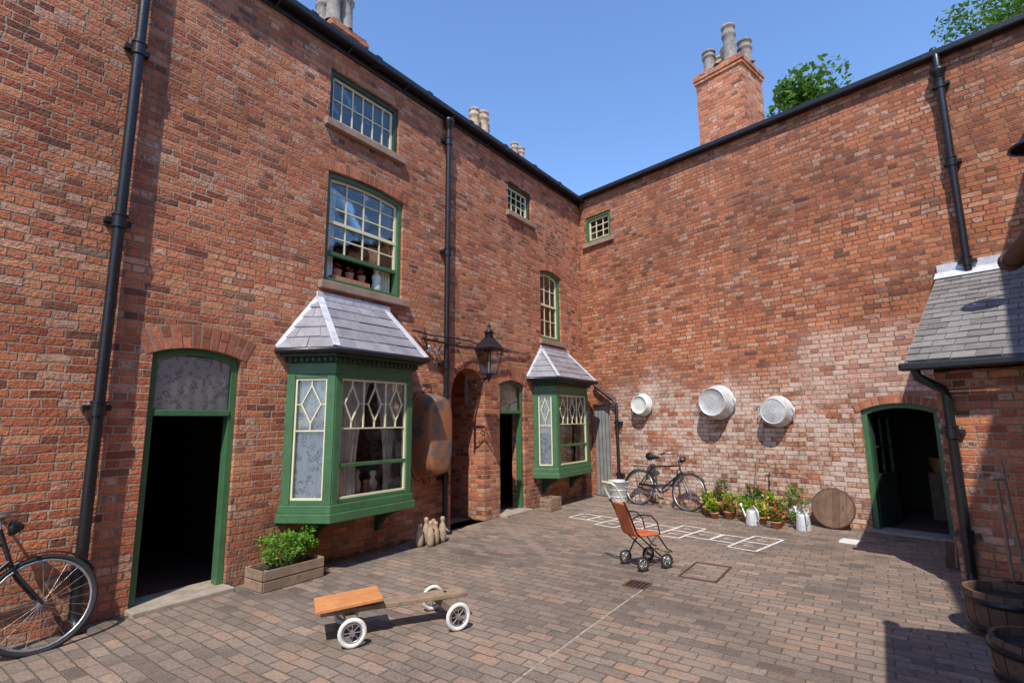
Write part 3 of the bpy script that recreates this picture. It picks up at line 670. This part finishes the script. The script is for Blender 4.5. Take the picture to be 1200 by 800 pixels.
for s in(5.5,5.75,6.3,7.4): mb.tube([(s,0,2.93),(s,-.1,2.93)],.012,M_BLACK,6)
for s,z in((5.62,2.72),(5.78,2.7)): mb.lathe([(.02,0),(.035,.02),(.02,.05),(.035,.07),(.015,.1)],M_ENAM,(s,-.06,z),10)
mb.obj('cable',Cb)
B=empty('hanging_tin_bath',FL@T(5.60,-.03,1.47)); mb=MB()
L2,W2,Dp=.62,.28,.34; vs=[];fs=[];seg=28
def so(t,a,b2,e=.55):
    c,s=math.cos(t),math.sin(t); return (a*math.copysign(abs(c)**e,c),b2*math.copysign(abs(s)**e,s))
rings=[(1.06,1.04,.0),(1.03,1.02,-.01),(1,1,-.03),(.93,.95,-.18),(.86,.9,-.29),(.82,.87,Dp*-.97),(.7,.78,-Dp),(.01,.01,-Dp)]
for kx,kz,y in rings:
    for i in range(seg):
        q=so(2*math.pi*i/seg,W2*kx,L2*kz,.6); vs.append((q[0],y,q[1]))
for r in range(len(rings)-1):
    for i in range(seg): j=(i+1)%seg; fs.append((r*seg+i,r*seg+j,(r+1)*seg+j,(r+1)*seg+i))
mb.add(vs,fs,M_ZINCD,True); mb.tube([vs[i] for i in range(seg)],.014,M_ZINCD,8,closed=True)
for s in(-1,1): mb.tube([(-.08,-.02,s*.63),(-.06,-.05,s*.7),(.06,-.05,s*.7),(.08,-.02,s*.63)],.008,M_BLACK,6)
mb.tube([(0,.03,.74),(0,-.06,.74)],.01,M_BLACK,6)
mb.obj('bath_body',B)
def tub(t,z,r,dep,mt,ribs=False,tilt=0):
    e=empty('washtub',FR@T(t,-.02,z)@RX(math.radians(90-tilt))); mb=MB()
    mb.lathe([(r*.97,.0),(r*1.05,.0),(r*1.07,.015),(r*1.03,.03),(r,.035),(r*.93,dep*.6),(r*.86,dep),(r*.84,dep+.012),(r*.8,dep+.005)]+
             ([(r*k,dep-.002+(.014 if i%2 else 0)) for i,k in enumerate((.74,.68,.6,.54,.46,.4,.32,.26,.18,.12,.02))] if ribs else [(r*.75,dep-.01),(r*.4,dep-.006),(0,dep-.006)]),mt,(0,0,0),36)
    for s in(-1,1): mb.tube([(s*r*1.0,-.06,.06),(s*r*1.16,-.05,.07),(s*r*1.16,.05,.07),(s*r*1.0,.06,.06)],.01,mt,6)
    mb.obj('tub_body',e)
tub(1.62,1.97,.22,.16,M_ENAM); tub(3.28,1.97,.30,.26,M_ZINC); tub(4.32,1.78,.25,.2,M_ZINC,True)
def bicycle(M,frame_m=M_BLACK):
    e=empty('bicycle',M)
    R=.335; rear=Vector((0,0,R)); front=Vector((1.08,0,R)); bb=Vector((.44,0,.28)); seat=Vector((.27,0,.82)); head=Vector((.84,0,.86)); headb=Vector((.89,0,.68))
    for nm,c in(('rear_wheel',rear),('front_wheel',front)):
        mb=MB()
        mb.tube([(c.x+R*math.cos(i*math.pi/18),0,c.z+R*math.sin(i*math.pi/18)) for i in range(36)],.018,M_RUBBER,8,closed=True)
        mb.tube([(c.x+(R-.025)*math.cos(i*math.pi/18),0,c.z+(R-.025)*math.sin(i*math.pi/18)) for i in range(36)],.011,M_CHROME,6,closed=True)
        mb.tube([(c.x,-.045,c.z),(c.x,.045,c.z)],.02,M_CHROME,8)
        for i in range(24):
            t=i*math.pi/12; t2=t+(.35 if i%2 else -.35); y=.03*(1 if i%2 else -1)
            mb.tube([(c.x+.018*math.cos(t2),y,c.z+.018*math.sin(t2)),(c.x+(R-.03)*math.cos(t),0,c.z+(R-.03)*math.sin(t))],.0016,M_CHROME,4,cap=False)
        mb.obj(nm,e)
    mb=MB()
    for a_,b_ in((seat,bb),(bb,headb),(seat-Vector((.0,0,.06)),head-Vector((-.01,0,.05))),(head+Vector((-.02,0,.06)),headb+Vector((.015,0,-.06)))): mb.tube([a_,b_],.016,frame_m,8)
    for y in(-.05,.05):
        mb.tube([seat+Vector((0,y*.3,-.05)),rear+Vector((0,y,0))],.009,frame_m,6); mb.tube([bb+Vector((0,y*.5,0)),rear+Vector((0,y,0))],.009,frame_m,6)
        mb.tube([headb+Vector((.01,y*.6,-.05)),headb+Vector((.05,y,-.13)),front+Vector((0,y,0))],.011,frame_m,6)
    mb.obj('frame',e)
    mb=MB(); hb=head+Vector((-.035,0,.14)); mb.tube([head,hb],.012,M_CHROME,8)
    mb.tube([hb+Vector((-.2,-.27,-.03)),hb+Vector((-.06,-.27,0)),hb+Vector((.06,-.16,.02)),hb,hb+Vector((.06,.16,.02)),hb+Vector((-.06,.27,0)),hb+Vector((-.2,.27,-.03))],.011,M_CHROME,8)
    for y in(-.27,.27): mb.tube([hb+Vector((-.21,y,-.032)),hb+Vector((-.1,y,-.01))],.017,M_RUBBER,8)
    mb.tube([hb+Vector((-.16,-.24,-.06)),hb+Vector((.05,-.1,-.03)),hb+Vector((.06,0,-.06))],.005,M_CHROME,5)
    mb.lathe([(.02,-.05),(.055,0),(.06,.03),(0,.04)],M_BLACK,hb+Vector((.1,0,-.08)),12,X=RY(math.radians(-90)))
    mb.obj('handlebars',e)
    mb=MB(); mb.tube([seat,seat+Vector((-.03,0,.1))],.012,M_CHROME,8)
    s0=seat+Vector((-.04,0,.13)); mb.tube([s0+Vector((.17,0,-.005)),s0+Vector((.09,0,0)),s0,s0+Vector((-.08,0,.012)),s0+Vector((-.12,0,.012))],[.018,.032,.06,.085,.06],M_BLACK,10)
    mb.obj('saddle',e)
    mb=MB()
    mb.tube([bb+Vector((0,-.03,0))+Vector((.085*math.cos(i*math.pi/10),0,.085*math.sin(i*math.pi/10))) for i in range(20)],.006,M_CHROME,6,closed=True)
    mb.beam(bb+Vector((-.04,-.04,.1)),rear+Vector((.0,-.04,.06)),.01,.05,M_BLACK); mb.beam(bb+Vector((-.04,-.04,-.085)),rear+Vector((0,-.04,-.04)),.006,.012,M_CHROME)
    for s in(-1,1):
        q=bb+Vector((s*.12,-.05*s,-s*.11)); mb.tube([bb+Vector((0,-.05*s,0)),q],.009,M_CHROME,6); mb.box(q.x-.04,q.x+.04,min(q.y,q.y-.09*s),max(q.y,q.y-.09*s),q.z-.012,q.z+.012,M_RUBBER)
    for c,t0,t1 in((rear,20,200),(front,35,170)):
        pts=[(c.x+(R+.035)*math.cos(math.radians(t0+(t1-t0)*i/14)),0,c.z+(R+.035)*math.sin(math.radians(t0+(t1-t0)*i/14))) for i in range(15)]
        for a_,b_ in zip(pts[:-1],pts[1:]): mb.beam(a_,b_,.05,.006,frame_m)
    mb.tube([rear+Vector((-.22,-.06,.42)),rear+Vector((.2,-.06,.42)),rear+Vector((.2,.06,.42)),rear+Vector((-.22,.06,.42))],.006,M_BLACK,6,closed=True)
    for y in(-.06,.06): mb.tube([rear+Vector((-.15,y,.42)),rear+Vector((0,y,0))],.005,M_BLACK,5)
    mb.obj('chain_guard_pedals_mudguards',e)
bicycle(FL@T(.22,-.36,0)@RX(math.radians(-14)))
bicycle(FR@T(1.66,-.42,0)@RX(math.radians(-14)))
K2=empty('wooden_go_kart',frame((-1.33,4.33),(.92,.39),(-.39,.92)))
mb=MB()
mb.box(-.2,.98,-.08,.07,.19,.225,M_WOOD); mb.box(-.02,.06,-.2,.2,.12,.19,M_WOOD); mb.M=T(.8,0,0)@RZ(math.radians(8)); mb.box(-.05,.05,-.22,.22,.12,.188,M_WOOD); mb.M=Matrix.Identity(4)
for x in(-.15,.8): mb.tube([(x,0,.19),(x,0,.232)],.014,M_BLACK,8)
mb.obj('plank_and_axle_beams',K2,bevel=.006)
mb=MB(); mb.M=T(-.24,0,.236)@RY(math.radians(-4)); mb.box(0,.5,-.16,.17,0,.03,M_ORANGE); mb.obj('seat_board',K2,bevel=.006)
def kwheel(mb,c,r=.1,tm=M_WHITERUB,sp=8,ty=.017):
    c=Vector(c); mb.tube([c+Vector((r*math.cos(i*math.pi/12),0,r*math.sin(i*math.pi/12))) for i in range(24)],ty,tm,8,closed=True)
    mb.tube([c+Vector(((r-.022)*math.cos(i*math.pi/12),0,(r-.022)*math.sin(i*math.pi/12))) for i in range(24)],.007,M_CHROME,6,closed=True)
    mb.tube([c+Vector((0,-.03,0)),c+Vector((0,.03,0))],.018,M_CHROME,8)
    for i in range(sp): t=2*math.pi*i/sp; mb.tube([c,c+Vector(((r-.02)*math.cos(t),0,(r-.02)*math.sin(t)))],.004,M_CHROME,4,cap=False)
mb=MB()
kwheel(mb,(.02,-.25,.107),.09); kwheel(mb,(.02,.25,.107),.09); mb.tube([(.02,-.27,.107),(.02,.27,.107)],.008,M_BLACK,6)
mb.M=T(.8,0,0)@RZ(math.radians(8)); kwheel(mb,(0,-.27,.107),.09); kwheel(mb,(0,.27,.107),.09); mb.tube([(0,-.29,.107),(0,.29,.107)],.008,M_BLACK,6)
mb.obj('wheels',K2)
fx=Vector((.93,.37)).normalized()
PC=empty('vintage_pushchair',frame((1.36,6.13),(fx.x,fx.y),(-fx.y,fx.x)))
mb=MB()
for y in(-.17,.17):
    kwheel(mb,(0,y,.085),.07,tm=M_RUBBER,ty=.012); kwheel(mb,(.32,y,.085),.07,tm=M_RUBBER,ty=.012)
mb.tube([(0,-.19,.085),(0,.19,.085)],.007,M_BLACK,6); mb.tube([(.32,-.19,.085),(.32,.19,.085)],.007,M_BLACK,6); mb.obj('wheels',PC)
mb=MB()
for y in(-.14,.14):
    mb.tube([(.32,y,.085),(.12,y,.26),(-.04,y,.4),(-.13,y,.62),(-.22,y,.8),(-.3,y,.93)],.009,M_BLACK,7)
    mb.tube([(0,y,.085),(.1,y,.24),(.22,y,.36)],.009,M_BLACK,7)
    mb.tube([(-.1,y,.56),(.02,y,.6),(.16,y,.58),(.24,y,.5),(.27,y,.36)],.008,M_BLACK,7)
    mb.tube([(.24,y,.36),(.36,y,.2),(.42,y,.17)],.008,M_BLACK,7)
mb.tube([(-.3,-.14,.93),(-.315,-.1,.955),(-.315,.1,.955),(-.3,.14,.93)],.013,M_CREAM,8)
for y in(-.14,.14): mb.tube([(-.2,y,.76),(-.3,y,.93)],.012,M_CREAM,8)
mb.box(.36,.48,-.12,.12,.155,.17,M_WOOD); mb.obj('folding_frame',PC)
mb=MB(); mb.box(-.04,.27,-.135,.135,.355,.38,M_LEATHER); mb.M=T(-.05,0,.38)@RY(math.radians(-18)); mb.box(-.012,.012,-.13,.13,0,.36,M_LEATHER); mb.obj('seat_and_back',PC,bevel=.01)
def crate(name,M,L,Wd,Hh,rows=3):
    e=empty(name,M); mb=MB(); h=Hh/rows
    for r in range(rows):
        z0=r*h+.006;z1=(r+1)*h-.006
        mb.box(0,L,0,.015,z0,z1,M_WOOD);mb.box(0,L,Wd-.015,Wd,z0,z1,M_WOOD);mb.box(-.014,.001,.016,Wd-.016,z0,z1,M_WOOD);mb.box(L-.001,L+.014,.016,Wd-.016,z0,z1,M_WOOD)
    for x in(.016,L-.046):
        for y in(.016,Wd-.046): mb.box(x,x+.03,y,y+.03,0,Hh-.004,M_WOOD)
    mb.box(.015,L-.015,.015,Wd-.015,.01,.03,M_WOOD); mb.obj('slats',e,bevel=.003); return e
c1=crate('wooden_crate_planter',FL@T(2.95,-.47,0),.68,.36,.21,2)
mb=MB(); mb.box(.02,.66,.02,.34,.03,.17,M_SOIL); mb.obj('soil',c1)
Pp=empty('herb_plant',FL@T(3.33,-.27,.17)); mb=MB()
for i in range(34):
    x,y=random.uniform(-.24,.26),random.uniform(-.12,.12); h=random.uniform(.1,.34); mb.tube([(x*.7,y*.7,0),(x*1.1,y*1.2,h)],.004,M_HERB,4); mb.leaves((x*1.1,y*1.2,h),(.08,.07,.06),60,.02,[M_HERB])
mb.obj('foliage',Pp)
c2=crate('wooden_crate',FL@T(8.42,-.5,0),.36,.26,.24,3)
for dx,dy,h in((0,0,.34),(.13,.03,.31),(.07,.15,.36),(.2,.14,.32),(.29,.05,.35),(-.08,.12,.3)):
    e=empty('wooden_skittle',FL@T(5.25+dx,-.5+dy,0)); mb=MB(); r=.052
    mb.lathe([(0,0),(r*.72,0),(r*.95,h*.15),(r*1.08,h*.35),(r*.95,h*.55),(r*.6,h*.72),(r*.45,h*.78),(r*.6,h*.85),(r*.62,h*.92),(r*.4,h*.99),(0,h)],M_SKIT,(0,0,0),16); mb.obj('body',e)
e=empty('metal_bin',FR@T(1.2,-.42,0)); mb=MB(); mb.lathe([(0,.01),(.17,0),(.175,.02),(.2,.4),(.215,.41),(.215,.43),(.195,.43),(.165,.03)],M_ZINC,(0,0,0),24)
for z in(.12,.25): mb.lathe([(.178+z*.05,z-.01),(.19+z*.05,z),(.178+z*.05,z+.01)],M_ZINC,(0,0,0),24)
for s in(-1,1): mb.tube([(s*.2,-.05,.33),(s*.24,-.04,.31),(s*.24,.04,.31),(s*.2,.05,.33)],.007,M_ZINC,6)
mb.obj('body',e)
def potted(t,y,r,h,kind):
    e=empty('potted_plant',FR@T(t,y,0)); mb=MB(); mb.lathe([(0,.0),(r*.7,0),(r*.93,h*.78),(r*1.08,h*.79),(r*1.1,h),(r*.95,h),(r*.9,h*.85),(0,h*.86)],M_TERRA if kind!=4 else M_ZINC,(0,0,0),18); mb.obj('pot',e)
    mb=MB()
    hh={0:.14,1:.2,2:.16,3:.36,4:.34}[kind]; ms={0:[M_HERB],1:[M_HERB,M_HERB,M_HERB,M_YEL],2:[M_HERBD,M_HERB,M_RED],3:[M_HERBD],4:[M_HERB,M_HERBD]}[kind]
    for i in range(13):
        a_=random.uniform(0,6.28); q=random.uniform(0,r*1.5); z=h+random.uniform(.2,1)*hh
        mb.tube([(q*.4*math.cos(a_),q*.4*math.sin(a_),h*.85),(q*math.cos(a_),q*math.sin(a_),z)],.003,M_HERBD,4); mb.leaves((q*math.cos(a_),q*math.sin(a_),z),(.06,.06,.07),34,.022,ms)
    mb.obj('foliage',e)
for t,y,r,h,k in((3.05,-.3,.11,.2,0),(3.28,-.25,.12,.22,3),(3.22,-.55,.09,.16,1),(3.5,-.35,.13,.2,1),(3.62,-.6,.08,.13,2),(3.78,-.3,.11,.24,0),(3.9,-.58,.1,.15,1),(4.02,-.3,.12,.2,3),(4.28,-.3,.12,.25,1),(4.42,-.58,.09,.16,2),(4.6,-.28,.14,.22,4),(4.18,-.65,.08,.12,1),(4.72,-.6,.07,.1,0),(3.42,-.72,.07,.1,1),(4.48,-.85,.07,.11,2)): potted(t,y,r,h,k)
def can(t,y,rot,s=1):
    e=empty('watering_can',FR@T(t,y,0)@RZ(rot)@Matrix.Scale(s,4)); mb=MB()
    mb.lathe([(0,0),(.1,0),(.1,.02),(.085,.2),(.075,.23),(.06,.24),(.055,.235)],M_ZINC,(0,0,0),18)
    mb.tube([(.09,0,.05),(.17,0,.12),(.25,0,.25)],[.022,.016,.012],M_ZINC,8); mb.lathe([(.012,0),(.035,.04),(0,.045)],M_ZINC,(.25,0,.25),12,X=RY(math.radians(40)))
    mb.tube([(-.09,0,.06),(-.17,0,.12),(-.15,0,.24),(-.06,0,.3),(.04,0,.25)],.009,M_ZINC,6); mb.obj('body',e)
can(4.12,-.85,math.radians(150),1.0); can(4.82,-.72,math.radians(130),1.05)
e=empty('barrel_lid',FR@T(5.08,-.22,.3)@RX(math.radians(-16))); mb=MB()
for i in range(6):
    x0=-.28+i*.0935; x1=x0+.09; h1=math.sqrt(max(.0,.29**2-x0*x0)); h2=math.sqrt(max(0,.29**2-x1*x1))
    mb.prism([(x0,-h1),((x0+x1)/2,-math.sqrt(.29**2-((x0+x1)/2)**2)),(x1,-h2),(x1,h2),((x0+x1)/2,math.sqrt(.29**2-((x0+x1)/2)**2)),(x0,h1)],-.012,.012,M_OAK)
mb.tube([(.29*math.cos(i*math.pi/16),0,.29*math.sin(i*math.pi/16)) for i in range(32)],.014,M_RUST,6,closed=True); mb.obj('boards_and_hoop',e)
def broom(M,L=1.3,head='broom',name='garden_broom'):
    e=empty(name,M); mb=MB(); mb.tube([(0,0,.02),(0,0,L)],.013,M_WOOD,8)
    if head=='broom':
        mb.box(-.15,.15,-.025,.025,.07,.11,M_WOOD)
        for i in range(24): x=-.14+i*.0122; mb.beam((x,0,.07),(x*1.12,random.uniform(-.02,.02),.0),.005,.03,M_RUST)
    else: mb.box(-.09,.09,-.008,.008,-.0,.28,M_RUST); mb.tube([(-.06,0,L),(.06,0,L)],.012,M_WOOD,6)
    mb.obj('handle_and_head',e)
broom(FR@T(4.25,-.3,.02)@RX(math.radians(-12))@RY(math.radians(-6)),.9,'spade','garden_spade')
broom(FR@T(3.85,-.25,.02)@RX(math.radians(-10))@RY(math.radians(5)),1.0,'broom')
broom(FR@T(6.72,-1.75,.02)@RY(math.radians(5)),.95,'spade','garden_spade')
mb=MB(); mb.M=RZ(.2); mb.box(-.16,.16,-.1,.1,.002,.006,M_ENAM); mb.box(-.1,.1,-.07,.11,.0075,.011,M_ENAM); mb.obj('paper_sheet',None,T(4.55,7.28,0)@RZ(.6))
def barrel(x,y,r,h):
    e=empty('barrel_planter',T(x,y)); mb=MB(); n=16
    for k in range(n):
        t0=2*math.pi*(k+.03)/n; t1=2*math.pi*(k+.97)/n
        vs=[]
        for q,z in((.85,0),(.97,h*.4),(1,h*.75),(.99,h)):
            for t in(t0,t1): vs.append((r*q*math.cos(t),r*q*math.sin(t),z))
        for q,z in((.9,h),(.88,h*.8)):
            for t in(t0,t1): vs.append((r*q*math.cos(t),r*q*math.sin(t),z))
        mb.add(vs,[(i*2,i*2+1,i*2+3,i*2+2) for i in range(5)],M_OAK)
    mb.lathe([(r*.8,0),(r*.93,h*.4),(r*.95,h*.75),(r*.9,h*.82),(0,h*.84)],M_SOIL,(0,0,0),24)
    for z in(.2,.8): mb.lathe([(r*(.93+.06*z),h*z-.025),(r*(.95+.07*z)+.006,h*z-.02),(r*(.95+.07*z)+.006,h*z+.02),(r*(.93+.06*z),h*z+.025)],M_BLACK,(0,0,0),24)
    mb.obj('staves',e)
barrel(3.28,3.42,.27,.27); barrel(3.78,4.2,.26,.33)
broom(T(4.13,4.5,.02)@RY(math.radians(3))@RX(math.radians(-4)),1.1,'spade','garden_spade')
broom(T(4.3,4.55,.02)@RY(math.radians(2))@RX(math.radians(-6)),1.25,'broom')

# =================================================================== TREES
def tree(name,x,y,h,cr,cz,seed,n=9000):
    random.seed(seed); e=empty(name,T(x,y)); mb=MB()
    mb.tube([(0,0,0),(.1,.05,h*.35),(-.05,0,h*.6),(0,0,h*.8)],[.32,.24,.16,.07],M_BARK,10); cl=[]
    for i in range(30):
        d=Vector((random.gauss(0,1),random.gauss(0,1),random.gauss(0,.8))).normalized(); q=Vector((0,0,cz))+Vector((d.x*cr,d.y*cr,d.z*cr*.85))*random.uniform(.5,1.02)
        s=Vector((0,0,random.uniform(h*.4,h*.7))); mb.tube([s,(s+q)/2+Vector((0,0,-.2)),q],[.07,.04,.015],M_BARK,6); cl.append(q)
    mb.obj('trunk_and_limbs',e); mb=MB()
    for q in cl:
        r=cr*random.uniform(.16,.32); mb.leaves(q,(r,r,r*.75),n//30,.10,[M_LEAF],hollow=.2)
    mb.obj('crown',e)
tree('leafy_tree',9.1,14.6,12,3.0,9.35,3,12000); tree('leafy_tree',18.8,14.2,17,3.5,14.8,5,11000)

# =================================================================== LIGHT / CAMERA
el=math.radians(54); az=math.radians(10.5)
d=Vector((math.sin(az)*math.cos(el),math.cos(az)*math.cos(el),-math.sin(el)))
L=bpy.data.lights.new('sun','SUN'); L.energy=5; L.angle=math.radians(.53); L.color=(1,.95,.86)
lo=bpy.data.objects.new('sun',L); sc.collection.objects.link(lo); lo.rotation_euler=d.to_track_quat('-Z','Y').to_euler(); lo.location=(0,-5,15)
wd=bpy.data.worlds.new('World'); sc.world=wd; wd.use_nodes=True; nt=wd.node_tree
sk=nt.nodes.new('ShaderNodeTexSky'); sk.sky_type='NISHITA'; sk.sun_disc=False; sk.sun_elevation=el; sk.sun_rotation=math.radians(190.5); sk.air_density=1.15; sk.dust_density=.1; sk.ozone_density=1.5
bg=nt.nodes['Background']; bg.inputs[1].default_value=.15
mx=nt.nodes.new('ShaderNodeMix'); mx.data_type='RGBA'; mx.blend_type='MULTIPLY'; mx.inputs[0].default_value=1; mx.inputs[7].default_value=(1.2,1.42,1.75,1)
nt.links.new(sk.outputs[0],mx.inputs[6]); nt.links.new(mx.outputs[2],bg.inputs[0])
sc.view_settings.view_transform='Standard'; sc.view_settings.look='None'; sc.view_settings.exposure=0
cam=bpy.data.cameras.new('camera'); co=bpy.data.objects.new('camera',cam); sc.collection.objects.link(co)
cam.sensor_width=36; cam.lens=18; cam.clip_start=.05; cam.clip_end=600
th=math.radians(8.9); r=math.radians(.6)
F=Vector((0,math.cos(th),math.sin(th))); U0=Vector((0,-math.sin(th),math.cos(th))); R0=Vector((1,0,0))
Uv=U0*math.cos(r)+R0*math.sin(r); Rv=R0*math.cos(r)-U0*math.sin(r)
Mc=Matrix((Rv,Uv,-F)).transposed().to_4x4(); Mc.translation=(0,0,1.65); co.matrix_world=Mc
sc.camera=co
